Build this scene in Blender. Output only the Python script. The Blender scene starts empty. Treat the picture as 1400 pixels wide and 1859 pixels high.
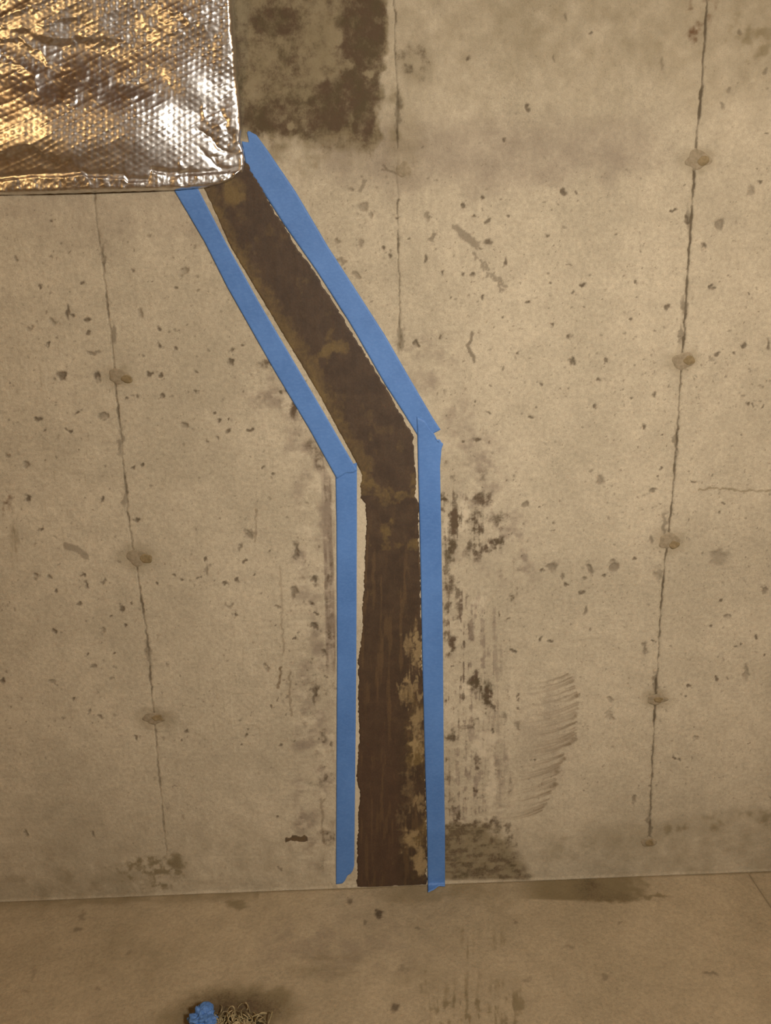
import bpy, math, random
import numpy as np

# ------------------------------------------------------------------ camera
FOC, IMG_W, IMG_H = 1500.0, 1400.0, 1859.0          # focal length in pixels of the 1400x1859 frame
PITCH, YAW, ROLL = 0.2722, 0.0222, -0.0243
CAM = np.array([-0.080, -1.7947, 1.5032])
scn = bpy.context.scene
COL = scn.collection
_f = np.array([math.sin(YAW)*math.cos(PITCH), math.cos(YAW)*math.cos(PITCH), -math.sin(PITCH)])
_r0 = np.array([math.cos(YAW), -math.sin(YAW), 0.0])
_u0 = np.cross(_r0, _f)
RIGHT = _r0*math.cos(ROLL) + _u0*math.sin(ROLL)
UP = -_r0*math.sin(ROLL) + _u0*math.cos(ROLL)
FWD = _f
from mathutils import Matrix, Vector
cd = bpy.data.cameras.new('camera')
cd.sensor_fit = 'VERTICAL'
cd.sensor_height = 36.0
cd.lens = FOC/IMG_H*36.0
cd.clip_start = 0.02
cam = bpy.data.objects.new('camera', cd)
COL.objects.link(cam)
m = Matrix.Identity(4)
for i in range(3):
    m[i][0], m[i][1], m[i][2], m[i][3] = RIGHT[i], UP[i], -FWD[i], CAM[i]
cam.matrix_world = m
scn.camera = cam

# ------------------------------------------------------------------ world, lamps, exposure
scn.view_settings.view_transform = 'Standard'
scn.view_settings.look = 'None'
scn.view_settings.gamma = 1.0
scn.view_settings.use_curve_mapping = False
scn.view_settings.exposure = 0.0
w = bpy.data.worlds.new('dim_basement_air')
scn.world = w
w.use_nodes = True
w.node_tree.nodes['Background'].inputs[0].default_value = (1.0, 0.80, 0.55, 1)
w.node_tree.nodes['Background'].inputs[1].default_value = 0.02


def lamp(name, loc, target, power, color, sx, sy=None):
    l = bpy.data.lights.new(name, 'AREA')
    l.shape = 'RECTANGLE' if sy else 'DISK'
    l.size = sx
    if sy: l.size_y = sy
    l.energy = power
    l.color = color
    o = bpy.data.objects.new(name, l)
    o.location = loc
    d = Vector(target) - Vector(loc)
    o.rotation_euler = d.to_track_quat('-Z', 'Y').to_euler()
    COL.objects.link(o)
    return o


def bulb(name, loc, power, color, radius=0.055):
    l = bpy.data.lights.new(name, 'POINT')
    l.energy = power; l.color = color; l.shadow_soft_size = radius
    o = bpy.data.objects.new(name, l); o.location = loc
    COL.objects.link(o)


nl = lamp('ceiling_lamp_neutral', (0.95, -2.45, 2.28), (0.06, 0.0, 1.02), 28, (1.0, 0.945, 0.865), 0.34)
nl.data.spread = math.radians(105)
bulb('bare_bulb_right', (2.0, -1.7, 2.28), 31, (1.0, 0.64, 0.28))
bulb('bare_bulb_left', (-2.1, -2.2, 2.28), 35, (1.0, 0.66, 0.30))

# ------------------------------------------------------------------ pixel <-> place helpers (real positions on wall and floor)
def ray(px, py):
    px = np.asarray(px, float); py = np.asarray(py, float)
    a = (px-IMG_W/2)/FOC; b = (IMG_H/2-py)/FOC
    return a[..., None]*RIGHT + b[..., None]*UP + FWD


def on_wall(px, py, y=0.0):
    d = ray(px, py)
    t = (np.asarray(y)-CAM[1])/d[..., 1]
    return CAM + t[..., None]*d


def on_floor(px, py, z=0.0):
    d = ray(px, py)
    t = (np.asarray(z)-CAM[2])/d[..., 2]
    return CAM + t[..., None]*d


def to_px(P):
    d = P - CAM
    z = d @ FWD
    return IMG_W/2 + FOC*(d @ RIGHT)/z, IMG_H/2 - FOC*(d @ UP)/z


def sm(a, b, x):
    t = np.clip((x-a)/(b-a), 0, 1)
    return t*t*(3-2*t)


_tabs = {}
def vnoise(x, y, seed=0):
    if seed not in _tabs:
        _tabs[seed] = np.random.RandomState(seed+11).rand(256, 256).astype(np.float32)
    T = _tabs[seed]
    xi = np.floor(x).astype(np.int64); yi = np.floor(y).astype(np.int64)
    fx = (x-xi).astype(np.float32); fy = (y-yi).astype(np.float32)
    fx = fx*fx*(3-2*fx); fy = fy*fy*(3-2*fy)
    x0 = xi & 255; x1 = (xi+1) & 255; y0 = yi & 255; y1 = (yi+1) & 255
    a = T[y0, x0]; b = T[y0, x1]; c = T[y1, x0]; d = T[y1, x1]
    return (a+(b-a)*fx)*(1-fy) + (c+(d-c)*fx)*fy


def fbm(x, y, octv=4, seed=0, gain=0.55):
    s = 0; a = 1; n = 0
    for k in range(octv):
        s = s + a*vnoise(x*2**k+17.3*k, y*2**k+5.1*k, seed+k)
        n += a; a *= gain
    s = s/n
    return np.clip((s-0.5)*1.7+0.5, 0, 1)


# ------------------------------------------------------------------ mesh helpers
def grid_mesh(name, V, parent=None, mat=None, attrs=None, flip=False):
    """V: (n, m, 3) array of points -> one smooth quad mesh; attrs: name -> (n, m, 4)"""
    n, mm = V.shape[:2]
    me = bpy.data.meshes.new(name)
    idx = np.arange(n*mm).reshape(n, mm)
    q = np.stack([idx[:-1, :-1], idx[:-1, 1:], idx[1:, 1:], idx[1:, :-1]], -1).reshape(-1, 4)
    if flip: q = q[:, ::-1]
    return raw_mesh(name, V.reshape(-1, 3), q, parent, mat,
                    {k: a.reshape(-1, 4) for k, a in (attrs or {}).items()})


def raw_mesh(name, v, q, parent=None, mat=None, attrs=None, smooth=True):
    me = bpy.data.meshes.new(name)
    q = np.ascontiguousarray(q, dtype=np.int32)
    k = q.shape[1]
    me.vertices.add(len(v)); me.vertices.foreach_set('co', np.ascontiguousarray(v, dtype=np.float32).ravel())
    me.loops.add(q.size); me.loops.foreach_set('vertex_index', q.ravel())
    me.polygons.add(len(q))
    me.polygons.foreach_set('loop_start', np.arange(0, q.size, k, dtype=np.int32))
    me.polygons.foreach_set('loop_total', np.full(len(q), k, dtype=np.int32))
    me.polygons.foreach_set('use_smooth', np.full(len(q), smooth, dtype=bool))
    me.update(calc_edges=True)
    for an, a in (attrs or {}).items():
        at = me.attributes.new(an, 'FLOAT_COLOR', 'POINT')
        at.data.foreach_set('color', np.ascontiguousarray(a, dtype=np.float32).ravel())
    o = bpy.data.objects.new(name, me)
    COL.objects.link(o)
    if parent: o.parent = parent
    if mat: me.materials.append(mat)
    return o


def box(name, lo, hi, parent=None, mat=None):
    x0, y0, z0 = lo; x1, y1, z1 = hi
    v = np.array([(x0,y0,z0),(x1,y0,z0),(x1,y1,z0),(x0,y1,z0),(x0,y0,z1),(x1,y0,z1),(x1,y1,z1),(x0,y1,z1)])
    q = [(0,3,2,1),(4,5,6,7),(0,1,5,4),(1,2,6,5),(2,3,7,6),(3,0,4,7)]
    return raw_mesh(name, v, q, parent, mat, smooth=False)


def empty(name, loc=(0, 0, 0)):
    o = bpy.data.objects.new(name, None)
    o.location = loc
    o.empty_display_size = 0.1
    COL.objects.link(o)
    return o


def tag(o, label=None, cat=None, group=None, kind=None):
    if label: o['label'] = label
    if cat: o['category'] = cat
    if group: o['group'] = group
    if kind: o['kind'] = kind
    return o


def srgb(r, g, b):
    f = lambda c: ((c/255+0.055)/1.055)**2.4 if c > 10 else c/255/12.92
    return (f(r), f(g), f(b), 1)


# ------------------------------------------------------------------ material helper
class Mat:
    def __init__(s, name, rough=0.8, metal=0.0, spec=0.3):
        s.m = bpy.data.materials.new(name); s.m.use_nodes = True
        s.t = s.m.node_tree; s.n = s.t.nodes; s.l = s.t.links
        s.b = s.n['Principled BSDF']
        s.b.inputs['Roughness'].default_value = rough
        s.b.inputs['Metallic'].default_value = metal
        s.b.inputs['Specular IOR Level'].default_value = spec
        tc = s.n.new('ShaderNodeTexCoord'); s.P = tc.outputs['Object']

    def put(s, sock, v):
        if hasattr(v, 'is_linked') or isinstance(v, bpy.types.NodeSocket): s.l.new(v, sock)
        else: sock.default_value = v

    def noise(s, scale, detail=3, rough=0.55, vec=None, stretch=None, dist=0.0):
        v = vec or s.P
        if stretch:
            mp = s.n.new('ShaderNodeMapping'); s.l.new(v, mp.inputs[0]); mp.inputs['Scale'].default_value = stretch
            v = mp.outputs[0]
        t = s.n.new('ShaderNodeTexNoise'); s.l.new(v, t.inputs['Vector'])
        t.inputs['Scale'].default_value = scale; t.inputs['Detail'].default_value = detail
        t.inputs['Roughness'].default_value = rough; t.inputs['Distortion'].default_value = dist
        return t.outputs[0]

    def math(s, op, a, b=0.0, c=0.0):
        t = s.n.new('ShaderNodeMath'); t.operation = op
        for i, v in enumerate((a, b, c)): s.put(t.inputs[i], v)
        return t.outputs[0]

    def ramp(s, v, lo, hi, a=0.0, b=1.0):
        t = s.n.new('ShaderNodeMapRange'); t.interpolation_type = 'SMOOTHSTEP'
        s.put(t.inputs[0], v)
        for i, x in zip((1, 2, 3, 4), (lo, hi, a, b)): t.inputs[i].default_value = x
        return t.outputs[0]

    def mix(s, fac, a, b, mode='MIX'):
        t = s.n.new('ShaderNodeMix'); t.data_type = 'RGBA'; t.blend_type = mode
        s.put(t.inputs[0], fac); s.put(t.inputs[6], a); s.put(t.inputs[7], b)
        return t.outputs[2]

    def attr(s, name):
        t = s.n.new('ShaderNodeAttribute'); t.attribute_name = name
        sp = s.n.new('ShaderNodeSeparateColor'); s.l.new(t.outputs['Color'], sp.inputs[0])
        return sp.outputs[0], sp.outputs[1], sp.outputs[2], t.outputs['Alpha']

    def masked(s, mask, noise, k):
        return s.math('ADD', mask, s.math('MULTIPLY', s.math('SUBTRACT', noise, 0.5), k))

    def bump(s, h, strength, dist):
        t = s.n.new('ShaderNodeBump'); s.l.new(h, t.inputs['Height'])
        t.inputs['Strength'].default_value = strength; t.inputs['Distance'].default_value = dist
        s.l.new(t.outputs[0], s.b.inputs['Normal'])

    def done(s, col):
        s.put(s.b.inputs['Base Color'], col)
        return s.m


def concrete(name, light, grey, floor=False):
    M = Mat(name, 0.82, 0, 0.25)
    mold, damp, pale, pit = M.attr('stain_a')
    mauve, groove, scratch, rust = M.attr('stain_b')
    big = M.noise(3.2, 4, 0.6)
    mid = M.noise(24, 4, 0.6)
    grain = M.noise(520, 3, 0.7)
    fine = M.noise(110, 5, 0.68)
    col = M.mix(M.ramp(big, 0.35, 0.68), srgb(*light), srgb(*grey))
    col = M.mix(M.ramp(mid, 0.3, 0.75, 0, 0.35), col, srgb(*[c*0.86 for c in grey]))
    g = M.math('ADD', M.math('MULTIPLY', grain, 0.5), M.math('MULTIPLY', fine, 0.5))
    sh = M.ramp(g, 0.28, 0.72, 0.72, 1.2)
    cm = M.n.new('ShaderNodeCombineColor')
    for i in range(3): M.l.new(sh, cm.inputs[i])
    col = M.mix(1.0, col, cm.outputs[0], 'MULTIPLY')
    # specks: tiny dark pores all over
    por = M.ramp(M.noise(160, 2, 0.5), 0.66, 0.74, 0, 0.30)
    col = M.mix(por, col, srgb(92, 82, 62))
    col = M.mix(M.ramp(M.masked(mauve, mid, 0.5), 0.1, 1.0, 0, 0.8), col, srgb(118, 104, 90))
    col = M.mix(M.ramp(M.masked(damp, M.math('MULTIPLY_ADD', fine, 0.5, M.math('MULTIPLY', mid, 0.5)), 0.6), 0.05, 1.1, 0, 0.8), col, srgb(106, 93, 64))
    col = M.mix(M.ramp(M.masked(pale, fine, 0.7), 0.1, 1.0, 0, 0.62), col, srgb(194, 182, 158))
    col = M.mix(M.ramp(M.masked(rust, fine, 0.4), 0.15, 1.0, 0, 0.9), col, srgb(88, 62, 36))
    mc = M.mix(M.ramp(mid, 0.40, 0.66), srgb(76, 60, 44), srgb(74, 63, 43))
    fleck = M.noise(230, 4, 0.7)
    col = M.mix(M.ramp(M.masked(mold, M.math('MULTIPLY_ADD', fleck, 0.5, M.math('MULTIPLY', fine, 0.5)), 1.7), 0.10, 1.05, 0, 0.94), col, mc)
    col = M.mix(M.math('MULTIPLY', pit, M.ramp(fine, 0.25, 0.6, 0.65, 1.0)), col, srgb(80, 68, 52))  # wall pits: recess shade painted into the colour, with grime
    col = M.mix(M.math('MULTIPLY', scratch, M.ramp(fine, 0.3, 0.6, 0.5, 1.0)), col, srgb(96, 78, 54))
    col = M.mix(M.ramp(M.masked(groove, fine, 0.5), 0.05, 1.1, 0, 0.88), col, srgb(72, 61, 44))
    M.bump(M.math('ADD', M.math('MULTIPLY', grain, 0.35), fine), 0.55, 0.0024)
    return M.done(col)


M_WALL = concrete('cast_concrete_wall', (181, 169, 145), (165, 154, 131))
M_FLOOR = concrete('troweled_concrete_floor', (168, 153, 125), (153, 139, 112), True)


def simple(name, c1, c2, scale=40, rough=0.8, bump=0.3, stretch=None, metal=0.0, spec=0.3, bd=0.002):
    M = Mat(name, rough, metal, spec)
    n = M.noise(scale, 4, 0.6, stretch=stretch)
    col = M.mix(M.ramp(n, 0.3, 0.7), srgb(*c1), srgb(*c2))
    if bump: M.bump(n, bump, bd)
    return M.done(col)


M_PATCH = simple('grey_tie_mortar', (142, 129, 106), (122, 110, 88), 120, 0.85, 0.3)
M_STUB = simple('stained_tie_plug', (132, 115, 84), (108, 93, 64), 140, 0.8, 0.3)
M_PLAIN = simple('plain_basement_concrete', (156, 140, 112), (136, 120, 94), 5, 0.85, 0.2)
M_WOOD = simple('joist_lumber', (206, 166, 110), (184, 142, 88), 6, 0.6, 0.2, (1, 9, 9))
M_TAPE = None


def tape_material():
    M = Mat('blue_crepe_masking_tape', 0.55, 0, 0.35)
    crepe = M.noise(260, 3, 0.6, stretch=(0.55, 1, 1.0))
    blot = M.noise(9, 3, 0.5)
    fib = M.noise(600, 2, 0.6)
    col = M.mix(M.ramp(blot, 0.3, 0.7), srgb(80, 120, 178), srgb(70, 109, 166))
    col = M.mix(M.ramp(crepe, 0.35, 0.8, 0, 0.35), col, srgb(98, 138, 192))
    col = M.mix(M.ramp(fib, 0.6, 0.75, 0, 0.35), col, srgb(40, 84, 150))
    M.bump(crepe, 0.25, 0.0008)
    return M.done(col)


def band_material():
    M = Mat('dark_brushed_coating', 0.62, 0, 0.3)
    patch, streak, olive, red = M.attr('stain_a')
    fine = M.noise(110, 4, 0.65); mid = M.noise(26, 4, 0.6); grain = M.noise(420, 2)
    bru = M.noise(60, 4, 0.6, stretch=(1, 1, 0.12))
    col = M.mix(M.ramp(mid, 0.3, 0.7), srgb(72, 57, 42), srgb(60, 47, 35))
    col = M.mix(M.ramp(M.masked(red, bru, 0.5), 0.2, 1, 0, 0.55), col, srgb(78, 58, 45))
    col = M.mix(M.ramp(M.masked(streak, bru, 0.5), 0.2, 1.0, 0, 0.45), col, srgb(104, 82, 54))
    col = M.mix(M.ramp(M.masked(olive, fine, 0.6), 0.2, 0.95, 0, 0.85), col, srgb(104, 86, 52))
    col = M.mix(M.ramp(M.masked(patch, M.math('MULTIPLY_ADD', fine, 0.6, M.math('MULTIPLY', bru, 0.4)), 1.1), 0.05, 1.1, 0, 0.85), col, srgb(146, 126, 90))
    sh = M.ramp(grain, 0.25, 0.75, 0.85, 1.12)
    cm = M.n.new('ShaderNodeCombineColor')
    for i in range(3): M.l.new(sh, cm.inputs[i])
    col = M.mix(1.0, col, cm.outputs[0], 'MULTIPLY')
    M.bump(M.math('ADD', fine, bru), 0.3, 0.0015)
    return M.done(col)


def foil_material():
    M = Mat('crinkled_foil_facing', 0.26, 1.0, 0.5)
    n = M.noise(70, 3, 0.6)
    col = M.mix(M.ramp(n, 0.3, 0.7), srgb(226, 222, 216), srgb(208, 203, 196))
    M.put(M.b.inputs['Roughness'], M.ramp(n, 0.3, 0.7, 0.31, 0.40))
    M.bump(M.noise(240, 3, 0.6), 0.15, 0.0008)
    return M.done(col)


M_TAPE = tape_material()
M_BAND = band_material()
M_FOIL = foil_material()

# ------------------------------------------------------------------ back wall: dense where it is seen
def lines(lo, hi, a, b, fine, coarse_n):
    return np.concatenate([np.linspace(lo, a, coarse_n)[:-1], np.arange(a, b, fine), np.linspace(b, hi, coarse_n)])


STEP = 0.002
XS = lines(-2.6, 2.6, -0.98, 0.96, STEP, 14)
ZS = lines(-0.01, 2.4, -0.01 + STEP, 2.16, STEP, 5)[1:]
ZS = np.concatenate([[-0.012], ZS])
GX, GZ = np.meshgrid(XS, ZS)
PX, PY = to_px(np.stack([GX, 0*GX, GZ], -1))
MMPX = 0.0012                                          # about 1.2 mm of wall per photo pixel
N = {k: fbm(GX/s, GZ/s, 4, sd) for k, s, sd in (('a', .10, 1), ('b', .035, 5), ('c', .014, 9), ('d', .30, 13))}
WX = PX + 10*(fbm(GX/.012, GZ/.012, 3, 21)-.5)
WY = PY + 10*(fbm(GX/.012, GZ/.012, 3, 25)-.5)
VST = fbm(GX/.006, GZ/.09, 4, 31)                      # vertical streaks
HST = fbm(GX/.08, GZ/.006, 4, 35)                      # horizontal streaks
mk = {k: np.zeros_like(GX) for k in ('mold', 'damp', 'pale', 'pit', 'mauve', 'groove', 'scratch', 'rust')}
DISP = (fbm(GX/.25, GZ/.25, 3, 41)-.5)*0.0012          # + is into the wall
DISP += (fbm(GX/.02, GZ/.02, 3, 45)-.5)*0.0006
LARGE = GX*0


def win(x0, y0, x1, y1, pad=0):
    p = on_wall(np.array([x0-pad, x1+pad, x0-pad, x1+pad]), np.array([y0-pad, y0-pad, y1+pad, y1+pad]))
    i0, i1 = np.searchsorted(XS, [p[:, 0].min(), p[:, 0].max()])
    j0, j1 = np.searchsorted(ZS, [p[:, 2].min(), p[:, 2].max()])
    return slice(max(j0-1, 0), j1+1), slice(max(i0-1, 0), i1+1)


def blob(name, cx, cy, rx, ry, v=1.0, soft=0.5, nz=None, rot=0, warp=True):
    s = win(cx-rx, cy-ry, cx+rx, cy+ry, max(rx, ry)*1.0+12)
    X = (WX if warp else PX)[s]-cx; Y = (WY if warp else PY)[s]-cy
    c, n = math.cos(rot), math.sin(rot)
    r = np.hypot((X*c+Y*n)/rx, (-X*n+Y*c)/ry)
    f = v*(1-sm(1-soft, 1+soft, r))
    if nz is not None: f = f*np.clip(nz[s]*1.9-0.35, 0, 1.3)
    mk[name][s] = np.maximum(mk[name][s], f)


def stroke(name, pts, w, v=1.0, soft=1.5, w1=None, v1=None, wob=.5):
    n = len(pts)-1
    for i in range(n):
        (x0, y0), (x1, y1) = pts[i], pts[i+1]
        wa = w+((w1 if w1 is not None else w)-w)*i/n; wb = w+((w1 if w1 is not None else w)-w)*(i+1)/n
        va = v+((v1 if v1 is not None else v)-v)*i/n; vb = v+((v1 if v1 is not None else v)-v)*(i+1)/n
        s = win(min(x0, x1), min(y0, y1), max(x0, x1), max(y0, y1), max(wa, wb)+8)
        X = PX[s]+wob*(WX[s]-PX[s]); Y = PY[s]+wob*(WY[s]-PY[s])
        L = (x1-x0)**2+(y1-y0)**2+1e-6
        t = np.clip(((X-x0)*(x1-x0)+(Y-y0)*(y1-y0))/L, 0, 1)
        d = np.hypot(X-x0-t*(x1-x0), Y-y0-t*(y1-y0))
        ww = wa+(wb-wa)*t
        f = (va+(vb-va)*t)*(1-sm(ww-soft*.5, ww+soft, d))
        mk[name][s] = np.maximum(mk[name][s], f)


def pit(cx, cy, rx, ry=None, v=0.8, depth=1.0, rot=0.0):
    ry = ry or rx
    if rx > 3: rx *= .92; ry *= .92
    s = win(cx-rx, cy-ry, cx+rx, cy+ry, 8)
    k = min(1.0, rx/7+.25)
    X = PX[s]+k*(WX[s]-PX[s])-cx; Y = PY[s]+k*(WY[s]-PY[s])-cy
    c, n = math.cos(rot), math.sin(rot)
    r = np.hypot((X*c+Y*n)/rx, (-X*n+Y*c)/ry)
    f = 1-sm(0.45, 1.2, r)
    mk['pit'][s] = np.maximum(mk['pit'][s], v*f)  # darkens each pore: painted occlusion shade together with grime
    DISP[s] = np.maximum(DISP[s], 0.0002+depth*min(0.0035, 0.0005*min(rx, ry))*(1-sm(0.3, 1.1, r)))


# --- form joints (seams)
SEAM = [[(150, 0), (160, 240), (172, 365), (184, 460), (193, 540), (200, 592), (206, 655), (212, 720), (219, 790), (226, 870), (232, 930), (240, 985), (249, 1030), (258, 1100), (268, 1165), (273, 1230), (280, 1305), (287, 1390), (292, 1440), (302, 1550)],
        [(716, 0), (719, 110), (722, 180), (721, 300), (724, 450), (726, 590), (727, 660), (735, 1600)],
        [(1284, 0), (1279, 80), (1272, 180), (1266, 240), (1262, 300), (1254, 410), (1249, 500), (1243, 600), (1238, 655), (1232, 750), (1222, 900), (1212, 980), (1203, 1060), (1197, 1170), (1190, 1270), (1184, 1400), (1179, 1528), (1178, 1590)]]
SEAM_X = []
for s in SEAM:
    p = on_wall(np.array([a for a, b in s]), np.array([b for a, b in s]))
    o = np.argsort(p[:, 2])
    SEAM_X.append(np.interp(ZS, p[o, 2], p[o, 0]))
for k, sx in enumerate(SEAM_X):
    d = np.abs(GX - sx[:, None] + 0.004*(N['c']-.5))
    y = PY
    wv = (0.0017 + 0.0024*N['b'])*(1.0 if k != 1 else .8)
    st = [0.8*(1-sm(1535, 1570, y))*(0.62+.45*sm(.35, .7, N['b'])) * np.where(y > 1310, .75, 1),
          (1-sm(625, 650, y))*(.45+.5*N['b'])*np.where((y > 270) & (y < 360), .45, 1),
          (1-sm(1500, 1545, y))*(.55+.55*N['b'])][k]
    f = (1-sm(.35, 1.25, d/wv))*st
    mk['groove'] = np.maximum(mk['groove'], f)
    mk['damp'] = np.maximum(mk['damp'], .35*(1-sm(0.002, 0.014, d))*st)
    DISP = DISP + 0.0024*(1-sm(0.2, 1.0, d/(wv*1.1)))*np.minimum(st+.1, 1)
# shoulders and blotches on the joints
for a in ((207, 605, 5, 22), (188, 470, 4, 30), (219, 800, 5, 30), (228, 900, 5, 26), (268, 1180, 7, 22), (1252, 400, 5, 28), (1242, 560, 5, 26), (1236, 610, 5, 20), (1227, 800, 4, 30), (1208, 950, 5, 24), (1190, 1240, 4, 24), (1179, 1500, 5, 30), (727, 615, 7, 28), (723, 200, 5, 40)):
    blob('groove', *a, .65, .6)

# --- hand placed pores and spalls  (x, y, rx[, ry[, darkness]])
PITS = '''110 685 11;175 683 8;88 628 6;168 638 15 5 .6;123 566 4 18;131 570 8 4;160 578 6;95 585 8 7 .4;160 602 4;55 595 6 6 .4;150 512 5;322 522 4;335 495 11 8 .4;257 570 7 14 .4;
287 599 6;288 628 7 5;320 631 4;419 632 5;420 655 8;440 625 3;357 675 3;356 712 4;295 720 5;248 718 4;231 724 4;140 748 5;187 757 11 8 .5;125 781 5;82 780 4;68 760 6;334 772 11 9 .5;452 781 8 6;
414 781 5;390 751 4;394 795 4;377 802 3;414 762 3;398 765 3;257 845 8 5;241 851 4;477 849 4;498 862 4;48 842 8 7 .5;12 827 7 6 .5;52 907 8;184 907 4 9;245 942 6;292 680 7;272 677 5;
772 470 4 10;918 475 3 8;1035 483 6 2;1000 515 5;1058 515 5 5 .95;1157 511 5;1040 532 4;961 549 5 4 .9;877 541 6;862 498 6;802 495 4;912 576 3;1001 589 5;1034 612 5 7;1038 657 7;1100 655 5;1095 545 2;
1144 579 4;1210 557 4 7;1292 521 6;1352 585 2;1322 601 4 3 .5;1349 626 5 8;1396 627 5 12;1306 641 6 4;1332 641 5 4;1292 652 6 4 .4;1187 715 4 8;1146 722 4;1080 737 3 6;965 756 9 5;886 748 5;1168 775 5;860 728 3;
1202 790 3;865 795 8 5 .9;841 800 5;1091 872 10 13 .55;1184 891 10 6 .7;1201 850 4;1194 864 3;1260 875 4;951 916 9 8 .6;982 919 4;1305 931 3;1313 914 3;1357 735 4;1367 736 3;1385 738 4;1020 350 8 6;1046 350 4 4 .9;
917 253 4 9;956 195 6;1072 60 4;850 108 5;1028 30 3 10 .5;1007 105 3 10 .5;1202 115 4 14 .4;862 392 4;922 395 5;995 426 4;1117 427 3;1022 410 6 5 .5;1220 381 7 5;1307 410 8 14 .55;1247 402 5 12;1277 448 5;
1362 345 8 14 .45;1325 165 7 6 .5;1312 192 6 6 .5;1392 240 3 3 .9;785 432 6 10 .6;775 392 7 13 .5;745 435 3;707 465 7;842 370 3 7;875 357 5;885 400 7;887 440 9;77 960 4;65 1045 9 7 .55;91 1048 8 7 .55;
152 1045 7 5;156 1062 5;104 1073 6;190 1059 7 5 .6;220 1104 4 9;241 1096 3;201 1120 4;231 1137 5;142 1098 5;100 1146 5;185 1147 7 5 .4;160 1190 3;209 1186 4;170 1210 8 5 .6;190 1200 5 4 .5;95 1240 7 6 .4;200 1232 6 5 .4;20 1282 4;
135 1271 4;160 1292 5 4 .6;182 1301 9 5 .6;245 1341 4;2 1236 5 5 .9;330 1052 4;315 1045 5;288 1057 5 3;372 1015 3;376 1037 5 13 .5;362 1051 6 4;407 1056 8 5;431 1054 4 8;415 1102 10 5 .45;428 1116 5;452 970 10 12 .6;437 994 6 7 .6;
462 1044 3;446 1020 4;537 998 7 18 .75;532 1077 9 15 .65;567 1093 7 5 .95;572 1112 6 5 .95;571 1137 6;505 1102 7 5 .5;570 1050 6;535 1160 4;585 1187 8 6 .8;485 1215 6 9 .4;572 1262 6 20 .8;340 1329 5;329 1345 3;448 1331 5;440 1352 3;510 1352 4;495 1285 3;
1002 1029 11 14 .6;1019 1047 6 8 .6;1070 1032 9 14 .6;1060 1052 7 5 .6;1114 1029 10 16 .6;1100 1043 5;1029 1060 5;984 1036 4 5;1056 1075 5;1064 1110 6 10 .6;1307 1012 23 20 .42;1277 1006 6 4 .6;1152 1015 4;1182 980 4 9 .6;1195 1045 9 18 .35;
1387 1072 6 9 .6;1322 1117 5 6 .6;1292 1137 4;1307 1090 4;1000 1165 6 5;980 1160 3;930 1182 8 5;919 1125 6 3;907 1116 3 6 .9;1170 1177 6 16 .6;1185 1167 5;1355 1220 8 18 .45;1300 1232 7 4;1252 1244 6 4;1110 1270 10 6 .4;1107 1300 11 18 .3;
942 1262 4;943 1270 3;942 1286 4;940 1320 7 13 .5;1347 1170 3;1335 1175 4;1372 1157 4;1390 1187 3;1260 1340 8 7 .4;1232 1380 6 4;1225 1378 4;895 1327 4;501 1483 4 5;510 1579 5 4 .6;170 1514 4 9 .6;47 1515 5 8 .6;317 1429 6 4 .6;
1150 1452 6 10 .55;970 1378 6 4 .8;697 452 5;842 500 4;600 610 5;755 625 7;800 610 4;940 640 4;985 700 4;1085 690 4;720 395 4;1380 330 4;1340 60 7 6 .5;1390 130 6 6 .5;30 470 5 5 .5;75 520 4;110 440 5 4 .5;240 490 4;270 430 5 5 .4;95 400 4;
660 375 14 9 .45;640 345 8 5 .4;675 390 6 8 .5;610 440 8 6 .5;620 475 9 6 .5;648 500 7 5 .5;655 440 4 12 .5;620 500 5'''
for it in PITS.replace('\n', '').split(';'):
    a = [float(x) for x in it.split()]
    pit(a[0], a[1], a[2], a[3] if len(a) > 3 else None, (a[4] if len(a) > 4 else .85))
rnd = random.Random(5)
# shallow pores in zones (x0, y0, x1, y1, count, rmin, rmax, darkness)
for (x0, y0, x1, y1, cnt, r0, r1, dk) in ((820, 300, 1400, 1000, 420, 1.0, 2.6, .55), (820, 1000, 1400, 1450, 230, 1.0, 2.6, .5),
                                          (0, 380, 480, 900, 210, 1.2, 3.4, .5), (0, 900, 500, 1380, 150, 1.2, 3.4, .45), (500, 880, 600, 1300, 80, 1.2, 3.2, .55),
                                          (780, 400, 960, 720, 90, 1.0, 3.0, .55), (860, 100, 1400, 320, 70, 1.0, 2.4, .4), (560, 300, 720, 560, 70, 1.2, 3.0, .5),
                                          (0, 1380, 600, 1600, 60, 1.0, 2.6, .35), (1020, 640, 1400, 740, 90, 1.2, 3.0, .55), (1100, 860, 1400, 1060, 80, 1.0, 3.0, .5),
                                          (800, 300, 1400, 1450, 900, .8, 1.7, .75), (0, 380, 600, 1350, 500, .8, 1.9, .65), (560, 250, 800, 640, 120, .8, 2.0, .6)):
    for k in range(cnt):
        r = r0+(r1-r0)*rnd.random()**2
        pit(x0+(x1-x0)*rnd.random(), y0+(y1-y0)*rnd.random(), r, r*rnd.uniform(.6, 1.5), dk*rnd.uniform(.5, 1.2), .6, rnd.uniform(0, 3))
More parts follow.
